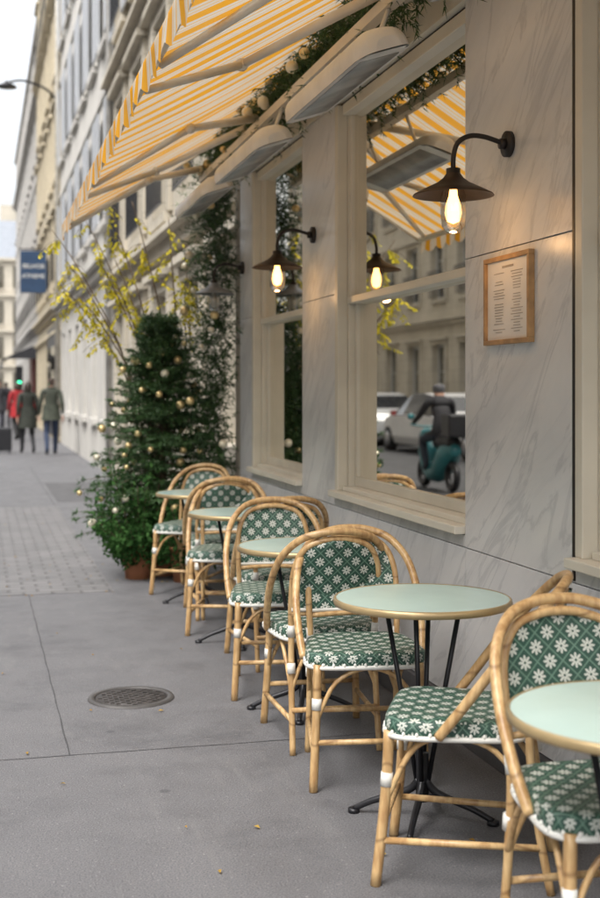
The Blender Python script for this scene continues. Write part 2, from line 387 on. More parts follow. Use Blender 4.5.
# ------------------------------------------------------------------ cafe building
CE=empty('marble_cafe_building')
W=MB(); GAP=.004
ops=[(1.3,3.755),(4.72,6.62),(7.35,8.79)]
YA,YB=-2.5,9.22; X=1.9; TH=.03
cuts=[YA,-.6,1.3,3.755,4.72,6.62,7.35,8.79,YB]
for a,b in zip(cuts[:-1],cuts[1:]): W.box(X,X+TH,a+GAP/2,b-GAP/2,.16,.795-GAP)
def solid(a,b): return not any(abs(a-o[0])<.01 for o in ops)
for a,b in zip(cuts[:-1],cuts[1:]):
    if solid(a,b):
        W.box(X,X+TH,a+GAP/2,b-GAP/2,.795,1.96-GAP); W.box(X,X+TH,a+GAP/2,b-GAP/2,1.96,3.0)
    else:
        W.box(X,X+TH,a+GAP/2,b-GAP/2,.795,.842); 
W.obj('marble_panels',M_marble,CE,.0015)
B=MB()
for a,b in zip(cuts[:-1],cuts[1:]):
    B.box(X+TH+.001,X+.34,a,b,0,.842)
    if solid(a,b): B.box(X+TH+.001,X+.34,a,b,.842,3.0)
B.box(X+TH+.001,X+.34,YA,YB,3.0,3.5)
B.obj('wall_core',M_dark,CE)
B=MB(); B.box(X-.018,X+TH,YA,YB,0,.156); B.obj('plinth',M_plinth,CE,.004)
B=MB(); B.box(X-.01,X+TH,YA,YB,3.004,3.5); B.obj('fascia',M_cream,CE)
B=MB(); B.box(X,X+.33,YB+.001,YB+.17,0,3.5); B.obj('end_pier',stA,CE)
F=MB();Gl=MB();D=MB()
for (a,b) in ops:
    zt=2.99
    F.box(X-.045,X+.12,a+.003,b-.003,.846,.880)
    F.box(X-.004,X+.055,b-.055,b-.003,.880,zt)
    F.box(X+.055,X+.14,b-.075,b-.003,.880,zt); F.box(X+.045,X+.14,a+.003,a+.03,.880,zt)
    F.box(X+.02,X+.10,a+.03,b-.075,.880,.905)
    F.box(X+.02,X+.14,a+.03,b-.075,2.93,zt)
    F.box(X+.09,X+.125,a+.03,b-.075,.905,.955); F.box(X+.09,X+.125,b-.108,b-.075,.955,1.90); F.box(X+.09,X+.125,a+.03,a+.06,.955,1.90)
    F.box(X+.045,X+.12,a+.03,b-.075,1.90,1.94)
    F.box(X+.06,X+.095,b-.108,b-.075,1.94,2.93); F.box(X+.06,X+.095,a+.03,a+.06,1.94,2.93)
    Gl.add([(X+.11,a+.055,.95),(X+.11,b-.10,.95),(X+.11,b-.10,1.91),(X+.11,a+.055,1.91)],[(0,1,2,3)])
    Gl.add([(X+.08,a+.055,1.935),(X+.08,b-.10,1.935),(X+.08,b-.10,2.94),(X+.08,a+.055,2.94)],[(0,1,2,3)])
    yy=b-.11
    vs=[];fs=[]
    for k in range(20):
        t=k/19; vs+= [(X+.24+.02*sin(k*1.5),yy-.20*t,.9),(X+.24+.02*sin(k*1.5),yy-.20*t,2.98)]
        if k: fs.append((2*k-2,2*k,2*k+1,2*k-1))
    D.add(vs,fs,True)
F.obj('window_frames',M_cream,CE,.004); Gl.obj('window_panes',M_glass,CE); D.obj('curtains',M_curt,CE)
I=MB(); I.box(X+4.2,X+4.3,YA,YB,0,3.3); I.box(X+.34,X+4.2,YA,YA+.1,0,3.3); I.box(X+.34,X+4.2,YB-.1,YB,0,3.3); I.box(X+.34,X+4.2,YA+.1,YB-.1,3.2,3.3); I.obj('interior_walls',M_brown,CE)
I=MB(); I.box(X+.34,X+4.2,YA+.1,YB-.1,.01,.05); I.obj('interior_floor',M_ifloor,CE)
B=MB(); B.box(X-.003,X+.006,3.757,3.772,.8,3.0); B.obj('edge_strip',M_metal,CE)
facade('cafe_upper_storeys',1.98,-1,-2.5,9.36,3.52,[up,up,up,up,up],2.2,1.15,stA,fr,shut=(0,1,2,3,4),rails=(0,),corn=(0,3))

# ------------------------------------------------------------------ wall lamps
def wall_lamp(y,lit):
    E=empty('wall_lamp',(1.9,y,2.34))
    a=MB(); 
    a.tube([(0,0,0),(-.018,0,0)],.048,20); a.tube([(-.018,0,0),(-.04,0,.0)],.02,12)
    a.tube([(-.02,0,0),(-.10,0,.022),(-.16,0,.022),(-.205,0,-.005),(-.222,0,-.055),(-.223,0,-.11)],.0095,10,6)
    a.tube([(-.223,0,-.10),(-.223,0,-.150)],.026,16); a.obj('arm',M_metal,E)
    s_=MB(); s_.lathe([(.026,-.118),(.038,-.135),(.060,-.152),(.11,-.176),(.145,-.194),(.149,-.200),(.143,-.198),(.11,-.182),(.06,-.160),(.03,-.145)],(-.223,0,0),40)
    s_.obj('shade',M_bronze if lit else simple('enamel_shade',(.30,.31,.32),.4,metal=.2),E)
    j=MB(); j.lathe([(.038,-.175),(.046,-.20),(.048,-.26),(.043,-.31),(.024,-.335),(.0001,-.338)],(-.223,0,0),24); j.obj('glass_jar',glass('jar_glass',.04),E)
    b=MB(); b.lathe([(.013,-.165),(.016,-.20),(.028,-.235),(.031,-.265),(.023,-.293),(.0001,-.303)],(-.223,0,0),20)
    b.obj('bulb',M_bulb if lit else simple('unlit_bulb',(.6,.6,.58),.2),E)
    if lit:
        L=bpy.data.lights.new('bulb_light','POINT'); L.energy=1.3; L.color=(1,.55,.22); L.shadow_soft_size=.03
        o=bpy.data.objects.new('bulb_light',L); COL.objects.link(o); o.parent=E; o.location=(-.223,0,-.36)
wall_lamp(4.28,True); wall_lamp(7.07,True); wall_lamp(9.1,False)

# ------------------------------------------------------------------ menu
E=empty('menu_frame',(1.9,4.27,1.765))
m=MB(); hw,hh=.205,.165; t=.018
m.box(-.024,0,-hw,hw,hh-t,hh); m.box(-.024,0,-hw,hw,-hh,-hh+t); m.box(-.024,0,-hw,-hw+t,-hh+t,hh-t); m.box(-.024,0,hw-t,hw,-hh+t,hh-t)
m.obj('frame',M_wood,E,.002)
m=MB(); m.box(-.012,-.001,-hw+t,hw-t,-hh+t,hh-t); m.obj('paper',M_paper,E)
m=MB()
m.box(-.0135,-.0125,-.05,.05,hh-.046,hh-.038)
for colm in (0,1):
    z=hh-.065
    while z>-hh+.035:
        c=.08 if colm==0 else -.08; l=random.uniform(.025,.055)
        if random.random()<.8: m.box(-.0135,-.0125,c-l,c+l,z,z+.0025)
        z-=.0105
m.obj('print',simple('faded_print',(.42,.38,.33),.8),E)

# ------------------------------------------------------------------ awning
AE=empty('striped_awning')
yA,yB=.6,9.3; xF,zF,xW,zW=.61,2.63,1.87,3.38
m=MB(); NY,NX=180,14; vs=[];fs=[]
for i in range(NY+1):
    y=yA+(yB-yA)*i/NY
    for j in range(NX+1):
        t=j/NX; sag=.035*sin(pi*t)*(0.6+.4*sin(y*2.1))+.005*sin(y*23)*sin(pi*t)
        vs.append((xF+(xW-xF)*t,y,zF+(zW-zF)*t-sag))
for i in range(NY):
    for j in range(NX): a=i*(NX+1)+j; fs.append((a,a+1,a+NX+2,a+NX+1))
m.add(vs,fs,True)
vs=[];fs=[];NV=900
for i in range(NV+1):
    y=yA+(yB-yA)*i/NV; sc=abs(sin(pi*(y-yA)/.21)); xo=.010*sin(y*9)+.004*sin(y*31)
    for k,q in enumerate((0,.5,1)): vs.append((xF-.03+xo*q,y,zF-.0-(.09+.035*sc)*q))
for i in range(NV):
    for k in range(2): a=i*3+k; fs.append((a,a+1,a+4,a+3))
m.add(vs,fs,True); m.obj('canvas',M_canvas,AE)
m=MB(); m.tube([(xF-.005,yA,zF-.02),(xF-.005,yB,zF-.02)],.022,12); m.box(1.60,1.65,yA,yB,2.99,3.04); m.box(1.80,1.895,yA,yB,3.32,3.46)
for y in (1.0,2.6,4.4,4.9,7.0,7.3,9.1):
    m.tube([(1.62,y,3.0),(1.86,y,3.12)],.012,6)
for y0,d in ((1.6,1),(4.6,-1),(4.9,1),(7.4,-1),(7.7,1),(9.15,-1)):
    ye=y0+d*.55
    m.tube([(1.62,y0,3.08),(1.13,ye,2.88)],[.026,.020],8); m.tube([(1.13,ye,2.88),(.64,y0+d*.05,2.62)],[.020,.016],8); m.sphere((1.13,ye,2.88),.03)
for y in (yA+.05,yB-.03): m.tube([(xW-.02,y,zW-.02),(xF,y,zF-.03)],.012,8)
m.obj('frame_and_arms',M_arm,AE)

M_grille=simple('grille_wire',(.50,.50,.48),.4,metal=.4)
M_refl=simple('heater_reflector',(.50,.50,.48),.35,metal=.5,var=.1)
def heater(y):
    E=empty('patio_heater',(1.52,y,2.74)); L=.66
    m=MB(); gq=MB(); rf=MB(); vs=[];fs=[];K=14
    ph=radians(18); ca,sa=cos(ph),sin(ph)
    def tr(u,w): return (u*ca-w*sa, u*sa+w*ca)
    st=[(-1,.45),(-.985,.68),(-.94,.86),(-.85,1),(0,1),(.85,1),(.94,.86),(.985,.68),(1,.45)]
    for (t,sc) in st:
        for k in range(K+1):
            a=pi*k/K; u=.112*math.copysign(abs(cos(a))**.8,cos(a))*sc; w=.105*sin(a)**.8*sc if sin(a)>0 else 0
            q=tr(u,w); vs.append((q[0],t*L,q[1]))
    for i in range(len(st)-1):
        for k in range(K): a=i*(K+1)+k; fs.append((a,a+1,a+K+2,a+K+1))
    m.add(vs,fs,True); 
    for i in (0,len(st)-1): m.add([vs[i*(K+1)+k] for k in range(K+1)],[tuple(range(K+1))])
    def pl(mb,u0,u1,t0,t1,w): 
        a=tr(u0,w);b=tr(u1,w); mb.add([(a[0],t0,a[1]),(b[0],t0,b[1]),(b[0],t1,b[1]),(a[0],t1,a[1])],[(0,1,2,3)])
    pl(m,-.111,-.085,-L*.90,L*.90,-.002); pl(m,.085,.111,-L*.90,L*.90,-.002); pl(m,-.085,.085,-L*.96,-L*.80,-.002); pl(m,-.085,.085,L*.80,L*.96,-.002)
    yy=-L*.80
    while yy<L*.80:
        a=tr(-.085,-.004);b=tr(.085,-.004); gq.tube([(a[0],yy,a[1]),(b[0],yy,b[1])],.0028,4); yy+=.014
    for u in (-.06,-.03,0,.03,.06):
        a=tr(u,-.003); gq.tube([(a[0],-L*.80,a[1]),(a[0],L*.80,a[1])],.0022,4)
    pl(rf,-.09,.09,-L*.82,L*.82,.018)
    m.tube([(0.03,-.35,.07),(.10,-.35,.25)],.010,6); m.tube([(0.03,.35,.07),(.10,.35,.25)],.010,6)
    m.obj('housing',M_heater,E); gq.obj('grille',M_grille,E); rf.obj('reflector',M_refl,E)
for y in (3.25,5.2,7.05,8.65): heater(y)

# ------------------------------------------------------------------ chairs
def build_chair():
    P={}
    c=MB()
    R=.0150
    hoopL=[(-.222,.04,.44),(-.234,-.03,.53),(-.236,-.12,.65),(-.212,-.215,.765),(-.15,-.285,.842),(-.07,-.316,.872),(0,-.324,.878)]
    hoop=hoopL+[(-p[0],p[1],p[2]) for p in reversed(hoopL[:-1])]
    c.tube(hoop,R,12,6)
    inL=[(-.175,-.275,0),(-.172,-.235,.22),(-.170,-.215,.44),(-.174,-.240,.60),(-.168,-.275,.73),(-.128,-.298,.812),(-.055,-.311,.842),(0,-.313,.847)]
    inn=inL+[(-p[0],p[1],p[2]) for p in reversed(inL[:-1])]
    c.tube(inn,.0125,10,5)
    for sx in (-1,1):
        c.tube([(sx*.185,.185,.445),(sx*.192,.195,.25),(sx*.205,.222,0)],R*1.05,12,4)
        c.tube([(sx*.200,.212,.13),(sx*.174,-.255,.13)],.0105,8)
        c.tube([(sx*.190,.19,.25),(sx*.19,.11,.40),(sx*.19,0,.432),(sx*.185,-.12,.40),(sx*.174,-.232,.25)],.0085,8,5)
    c.tube([(-.2,.205,.17),(.2,.205,.17)],.0105,8); c.tube([(-.174,-.252,.17),(.174,-.252,.17)],.0105,8)
    c.tube([(-.192,.195,.24),(-.12,.19,.38),(0,.19,.43),(.12,.19,.38),(.192,.195,.24)],.0085,8,5)
    c.tube([(-.174,-.235,.24),(-.11,-.22,.38),(0,-.21,.43),(.11,-.22,.38),(.174,-.235,.24)],.0085,8,5)
    c.tube([(-.172,-.235,.545),(0,-.252,.552),(.172,-.235,.545)],.010,8,3)
    P['rattan_frame']=(c.mesh('rattan_frame'),M_rat)
    s=MB(); N=64; vs=[];fs=[]
    prof=[(.90,.428),(1.0,.431),(1.02,.440),(1.022,.458),(1.012,.473),(.98,.482),(.93,.486),(.8,.488),(.5,.486),(.2,.484)]
    def outl(k):
        a=2*pi*k/N; ca,sa=cos(a),sin(a); e=.42
        x=.208*math.copysign(abs(ca)**e,ca); y=.208*math.copysign(abs(sa)**e,sa)
        return x*(1+.10*y/.2),y-.005
    for sc,z in prof:
        for k in range(N): x,y=outl(k); vs.append((x*sc,y*sc,z))
    for i in range(len(prof)-1):
        for k in range(N): fs.append((i*N+k,i*N+(k+1)%N,(i+1)*N+(k+1)%N,(i+1)*N+k))
    fs.append(tuple((len(prof)-1)*N+k for k in range(N))); fs.append(tuple(reversed(range(N))))
    s.add(vs,fs,True); P['woven_seat']=(s.mesh('woven_seat'),M_seat)
    w=MB(); w.tube([(outl(k)[0]*1.015,outl(k)[1]*1.015,.434) for k in range(N)],.0085,8,closed=True)
    per=[Vector((outl(k)[0],outl(k)[1],0)) for k in range(N)]; tot=sum((per[(k+1)%N]-per[k]).length for k in range(N)); nl=40; acc=0; nxt=0
    for k in range(N):
        a,b=per[k],per[(k+1)%N]; l=(b-a).length
        while nxt<acc+l and l>0:
            q=a.lerp(b,(nxt-acc)/l); w.sphere((q.x*1.026,q.y*1.026,.443),.0062,6,4,sc=(1,1,1.5)); nxt+=tot/nl
        acc+=l
    for sx in (-1,1):
        w.tube([(sx*.1885,.19,.325),(sx*.1905,.193,.285)],.0180,10)
        w.tube([(sx*.1715,-.224,.35),(sx*.172,-.232,.31)],.0165,10)
        w.tube([(sx*.170,-.216,.455),(sx*.171,-.226,.50)],.015,10)
    P['white_binding']=(w.mesh('white_binding'),M_white)
    b=MB()
    side=[(-.173,-.240,.565),(-.174,-.243,.62),(-.172,-.258,.68),(-.165,-.276,.733),(-.148,-.288,.778),(-.120,-.299,.812),(-.080,-.307,.832),(-.03,-.311,.842)]
    for off in (-.006,.006):
        vs=[];fs=[];K=12
        for (x,y,z) in side:
            for k in range(K+1):
                t=-1+2*k/K; vs.append((abs(x)*t,y-.02*(1-t*t)+off,z))
        for i in range(len(side)-1):
            for k in range(K): a=i*(K+1)+k; fs.append((a,a+1,a+K+2,a+K+1))
        b.add(vs,fs,True)
    P['woven_back']=(b.mesh('woven_back'),M_back)
    e=MB(); pts=[(abs(side[0][0])*t/6,side[0][1]-.02*(1-(t/6)**2),side[0][2]) for t in range(-6,7)]
    e.tube(pts,.009,8)
    for k in range(-8,9):
        t=k/8.2; e.sphere((.172*t,-.240-.02*(1-t*t),.575),.007,6,4)
    P['white_edge']=(e.mesh('white_edge'),M_white)
    for n,(me,mt) in P.items(): me.materials.append(mt)
    return P
CH=build_chair()
def chair(x,y,ang):
    E=empty('rattan_bistro_chair',(x,y,0),radians(ang))
    for n,(me,mt) in CH.items():
        o=bpy.data.objects.new(n,me); COL.objects.link(o); o.parent=E
def build_table():
    P={}
    t=MB(); t.lathe([(.0001,.738),(.288,.738),(.288,.715),(.0001,.715)],seg=64,smooth=False); P['top']=(t.mesh('top'),M_mint)
    t=MB(); t.lathe([(.289,.715),(.2955,.717),(.298,.727),(.2955,.737),(.291,.7400),(.2875,.7384)],seg=64); P['rim']=(t.mesh('rim'),M_brass)
    t=MB()
    for k in range(4):
        a=pi/4+k*pi/2; c,s=cos(a),sin(a)
        t.tube([(.125*c,.125*s,.712),(.018*c,.018*s,.12)],.0085,8)
        t.tube([(.012*c,.012*s,.13),(.05*c,.05*s,.09),(.17*c,.17*s,.045),(.235*c,.235*s,.012)],[.014,.013,.011,.010],8,4)
        t.lathe([(.0001,.0),(.02,.0),(.02,.014),(.0001,.014)],(.235*c,.235*s,0),12)
    t.lathe([(.13,.700),(.14,.700),(.14,.714),(.13,.714)],seg=24); t.tube([(0,0,.06),(0,0,.22)],.022,12)
    P['pedestal']=(t.mesh('pedestal'),M_iron)
    for n,(me,mt) in P.items(): me.materials.append(mt)
    return P
TB=build_table()
def table(x,y,a):
    E=empty('round_bistro_table',(x,y,0),radians(a))
    for n,(me,mt) in TB.items():
        o=bpy.data.objects.new(n,me); COL.objects.link(o); o.parent=E
for i,(x,y) in enumerate(((1.385,2.41),(1.43,3.93),(1.40,5.39),(1.43,6.94),(1.44,8.33))): table(x,y,i*11+4)
chair(1.465,2.71,177); chair(1.395,3.52,64)
chair(1.385,4.47,171); chair(1.375,5.00,-3)
chair(1.375,5.82,170); chair(1.52,6.46,4)
chair(1.43,7.34,163); chair(1.50,7.90,-4)
chair(1.45,8.78,148)

# ------------------------------------------------------------------ vegetation
def rnd_dir():
    while True:
        v=Vector((random.uniform(-1,1),random.uniform(-1,1),random.uniform(-1,1)))
        if .05<v.length<1: return v.normalized()
def needle(mb,p,d,l,w):
    s=d.cross(rnd_dir())
    if s.length<.01: return
    s=s.normalized()*w; mb.add([p-s,p+s,p+d*l],[(0,1,2)])
def leafq(mb,p,d,l,w):
    s=d.cross(rnd_dir())
    if s.length<.01: return
    s=s.normalized()*w; mb.add([p,p+d*l*.5+s,p+d*l,p+d*l*.5-s],[(0,1,2,3)])
def sprig(mb,p,d,L,n,nl=.038,w=.0042):
    for i in range(n):
        q=p+d*(L*i/n); nd=(d*.7+rnd_dir()).normalized(); needle(mb,q,nd,nl*random.uniform(.7,1.3),w)
E=empty('christmas_tree',(1.36,9.66,0)); n=MB(); br=MB(); bb=MB(); bb2=MB()
br.tube([(0,0,.3),(0.02,0,1.2),(0,0,2.0)],[.035,.022,.006],8)
z0,z1=.42,1.96
NB=330
for i in range(NB):
    t=(i/NB)**.9; z=z0+(z1-z0)*t; a=i*2.399+random.uniform(-.3,.3); Lb=(.56*(1-t)**.8+.06)*random.uniform(.60,1.2)
    p0=Vector((0,0,z)); d=Vector((cos(a),sin(a),random.uniform(-.15,.32)))
    pts=[p0+d*(Lb*k/5)+Vector((0,0,-.10*(k/5)**2*Lb*2+.05*(k/5)**3)) for k in range(6)]
    br.tube(pts,[.006,.005,.004,.003,.002,.001],4)
    for k in range(1,6):
        q=pts[k]; dd=(pts[k]-pts[k-1]).normalized()
        sprig(n,pts[k-1],dd,(pts[k]-pts[k-1]).length,10 if k>2 else 5)
        for sgn in (-1,1):
            sd=(dd*.8+Vector((-dd.y,dd.x,0))*sgn+Vector((0,0,random.uniform(-.35,.35)))).normalized()
            sprig(n,q,sd,.15*(1.25-k/6)*random.uniform(.8,1.2),16 if k>1 else 6)
    if random.random()<.32:
        q=pts[5] if random.random()<.8 else pts[4]; (bb if random.random()<.6 else bb2).sphere((q.x,q.y,q.z-.03),random.choice([.022,.028,.033]),12,8)
n.obj('needles',M_conifer,E); br.obj('branches',M_bark,E); bb.obj('gold_baubles',M_gold,E); bb2.obj('pearl_baubles',M_pearl,E)
p=MB(); p.lathe([(.0001,.0),(.13,.0),(.155,.25),(.17,.36),(.185,.36),(.185,.41),(.165,.41),(.16,.37),(.0001,.37)],seg=32); p.obj('terracotta_pot',M_terra,E)
def shrub(loc,rad,h,cnt,mat,name,pot=True):
    E=empty(name,loc); n=MB(); st=MB()
    for i in range(90):
        d=rnd_dir(); d.z=abs(d.z)*1.1+.05
        L=random.uniform(.65,1.2); tip=Vector((d.x*rad*L,d.y*rad*L,h*.30+d.z*h*.6*L)); mid=tip*.5+Vector((0,0,.08))
        st.tube([(0,0,.1),mid,tip],[.005,.004,.0015],4,3)
        for k in range(cnt//90):
            t=random.uniform(.3,1.05); q=(mid*2*(1-t)*t+tip*t*t)+rnd_dir()*.05
            ld=(rnd_dir()+d*.6+Vector((0,0,-.3))).normalized(); leafq(n,q,ld,random.uniform(.03,.06),random.uniform(.009,.015))
    n.obj('leaves',mat,E); st.obj('stems',M_bark,E)
    if pot:
        p=MB(); p.lathe([(.0001,0),(.10,0),(.13,.24),(.14,.24),(.14,.27),(.12,.27),(.12,.24),(.0001,.24)],seg=24); p.obj('pot',M_terra,E)
shrub((1.17,9.5,.0),.37,.80,6400,M_shrub,'potted_shrub')
shrub((1.50,9.25,0),.25,.6,2000,M_shrub,'potted_shrub')
E=empty('yellow_leaf_tree',(1.35,9.95,0)); n=MB(); st=MB()
ends=[(-.55,-.1,2.75),(-.42,.1,3.05),(-.70,0,2.45),(-.2,-.2,2.9),(.1,-.1,2.8),(.25,0,2.6),(-.80,.1,2.7),(-.62,-.25,2.15),(.2,-.3,2.3),(-.3,.2,2.5),(-.75,-.1,2.25),(-.5,-.2,2.5)]
for ei,ex in enumerate(ends):
    ex=Vector(ex); b0=Vector((random.uniform(-.05,.05),0,.5)); mid=b0.lerp(ex,.5)+Vector((.14,0,.16)); 
    st.tube([b0,b0.lerp(mid,.5),mid,mid.lerp(ex,.6)+Vector((0,0,.06)),ex],[.012,.010,.007,.005,.003],5,4)
    for k in range(9):
        t=random.uniform(.1,1)**.7; q=mid.lerp(ex,t); d=rnd_dir(); d.z=d.z*.3-.15
        L=random.uniform(.10,.26); tip=q+d*L+Vector((0,0,-.10)); st.tube([q,q.lerp(tip,.5)+Vector((0,0,.03)),tip],.0018,4,2)
        for j in range(10):
            u=j/9; c=q.lerp(tip,u)
            for sgn in (-1,1):
                if random.random()<.65:
                    ld=(Vector((-d.y,d.x,0))*sgn+d*.3+Vector((0,0,-.7))+rnd_dir()*.3).normalized(); leafq(n,c,ld,random.uniform(.035,.055),.011)
n.obj('leaves',M_yleaf,E); st.obj('branches',M_bark,E)
def garland(path,rad,step,name,bprob=.18,ns=26):
    E=empty(name); n=MB(); b1=MB(); b2=MB(); path=[Vector(p) for p in path]
    for a,b in zip(path[:-1],path[1:]):
        L=(b-a).length; k=int(L/step)
        for i in range(k):
            c=a.lerp(b,i/k)
            for q in range(4):
                d=(rnd_dir()+Vector((-.3,-.1,0))).normalized(); sprig(n,c+rnd_dir()*rad*.25,d,rad*random.uniform(.6,1.2),ns,.04,.0042)
            if random.random()<bprob:
                d=(rnd_dir()+Vector((-.9,-.6,0))).normalized(); q=c+d*rad*.95; (b1 if random.random()<.6 else b2).sphere(q,random.choice([.022,.028,.034]),12,8)
    n.obj('needles',M_conifer,E); b1.obj('gold_baubles',M_gold,E); b2.obj('pearl_baubles',M_pearl,E)
garland([(1.74,2.6,3.18),(1.74,5,3.14),(1.74,7,3.17),(1.74,9.2,3.14)],.21,.020,'fir_garland',.14)
garland([(1.80,9.42,.2),(1.74,9.42,1.2),(1.78,9.40,2.2),(1.76,9.35,3.1)],.30,.013,'fir_garland',.12)

# ------------------------------------------------------------------ blade sign, bracket lamp, traffic light
E=empty('blade_sign',(2.2,41,0))
m=MB(); m.box(-.95,-.12,-.04,.04,4.55,5.9); m.obj('panel',M_navy,E,.01)
m=MB(); m.box(-.98,.0,-.02,.02,5.93,5.97); m.box(-.12,.0,-.02,.02,4.7,4.74); m.obj('bracket',M_iron,E)
for k,txt in enumerate(('BELHOB','ATHEME')):
    c=bpy.data.curves.new('lettering','FONT'); c.body=txt; c.size=.19; c.align_x='CENTER'; c.extrude=.003
    o=bpy.data.objects.new('lettering',c); COL.objects.link(o); o.parent=E; o.location=(-.535,-.045,5.35-k*.32); o.rotation_euler=(pi/2,0,0); c.materials.append(M_white)
E=empty('bracket_street_lamp',(2.12,36,9.9))
m=MB(); m.tube([(0,0,-.3),(-.3,0,.05),(-.9,0,.25),(-1.3,0,.2)],.035,8,5); m.tube([(0,0,-.5),(0,0,.2)],.05,8)
m.lathe([(.04,.14),(.1,.08),(.26,.0),(.28,-.05),(.0001,-.06)],(-1.38,0,.08),20); m.obj('arm_and_lantern',M_iron,E)
E=empty('traffic_light',(1.55,52,0)); m=MB(); m.tube([(0,0,0),(0,0,2.4)],.06,8); m.box(-.14,.14,-.16,.0,1.5,2.4); m.obj('post_and_housing',M_iron,E)
m=MB(); m.sphere((0,-.17,1.70),.09,12,8,sc=(1,.3,1)); m.obj('green_lens',emis('green_light',(.05,1,.45),4),E)
E=empty('shop_canopy'); m=MB()
m.add([(2.25,52,3.3),(2.25,60,3.3),(.9,60,2.7),(.9,52,2.7),(.9,52,2.35),(.9,60,2.35)],[(0,1,2,3),(3,2,5,4)]); m.add([(2.25,52,3.3),(.9,52,2.7),(2.25,52,2.7)],[(0,1,2)]); m.obj('canvas',simple('dark_canvas',(.03,.03,.035),.8),E)
E=empty('shop_front'); m=MB(); m.box(2.08,2.19,36,40.5,.1,3.3); m.obj('panelling',simple('black_shop_paint',(.03,.032,.04),.4),E)
m=MB(); m.box(2.06,2.078,36.3,38.1,.6,2.7); m.box(2.06,2.078,38.5,40.2,.6,2.7); m.obj('panes',M_fglass,E)
E=empty('shop_front'); m=MB(); m.box(2.18,2.29,54,58,.1,3.2); m.obj('panelling',simple('red_shop_paint',(.35,.02,.02),.4),E)
E=empty('drain_pipe'); m=MB(); m.tube([(2.05,20.6,0),(2.05,20.6,20)],.05,8); m.obj('pipe',simple('pipe_paint',(.40,.39,.37),.6),E)
E=empty('drain_pipe'); m=MB(); m.tube([(2.02,34.2,0),(2.02,34.2,20)],.06,8); m.obj('pipe',simple('pipe_paint2',(.45,.42,.36),.6),E)

# ------------------------------------------------------------------ people
def person_mat(name,coat,trou,hair,skin=(.5,.3,.22),coatz=.86,seated=False,helmet=False):
    m=NT(name); o=m.sep(); z=o[2]
    c=m.mix(m.mth('GREATER_THAN',z,.10),(.02,.018,.015),trou)
    c=m.mix(m.mth('GREATER_THAN',z,coatz),c,coat)
    hand=m.mth('MULTIPLY',m.mth('LESS_THAN',z,.87),m.mth('GREATER_THAN',m.mth('ABSOLUTE',o[0]),.20))
    if not seated: c=m.mix(hand,c,skin)
    c=m.mix(m.mth('GREATER_THAN',z,1.475),c,skin)
    c=m.mix(m.mth('MULTIPLY',m.mth('GREATER_THAN',z,1.52),m.mth('LESS_THAN',m.mth('SUBTRACT',o[1],m.mth('MULTIPLY',m.mth('SUBTRACT',z,1.60),.8)),.06)),c,hair)
    c=m.mix(m.mth('MULTIPLY',m.noise(14,4),.35),c,(.01,.01,.01))
    m.col(c); m.set(rough=.8); return m.m
def skinned(name,V,Ed,mat,parent,root=0,sub=2):
    me=bpy.data.meshes.new(name); me.from_pydata([v[0] for v in V],Ed,[]); o=bpy.data.objects.new(name,me); COL.objects.link(o); o.parent=parent
    me.materials.append(mat)
    md=o.modifiers.new('skin','SKIN'); md.use_smooth_shade=True
    for i,v in enumerate(V):
        r=v[1]; me.skin_vertices[0].data[i].radius=r if isinstance(r,tuple) else (r,r)
        me.skin_vertices[0].data[i].use_root=(i==root)
    sb=o.modifiers.new('sub','SUBSURF'); sb.levels=sub; sb.render_levels=sub
    return o
def hand(parent,p,sgn,mat,s=1):
    V=[((p[0],p[1],p[2]),.020),((p[0],p[1]+.01,p[2]-.05),.024),((p[0],p[1]+.012,p[2]-.085),.020)];E=[(0,1),(1,2)]
    for k,(dy,l) in enumerate(((-.030,.06),(-.010,.075),(.010,.08),(.030,.07))):
        i=len(V); V+=[((p[0],p[1]+.012+dy,p[2]-.095),.009),((p[0]-sgn*.008,p[1]+.015+dy,p[2]-.095-l*.55),.008),((p[0]-sgn*.022,p[1]+.018+dy,p[2]-.095-l),.007)]; E+=[(2,i),(i,i+1),(i+1,i+2)]
    i=len(V); V+=[((p[0]-sgn*.01,p[1]+.045,p[2]-.05),.010),((p[0]-sgn*.018,p[1]+.055,p[2]-.09),.008)]; E+=[(1,i),(i,i+1)]
    skinned('hand',V,E,mat,parent,0,1)
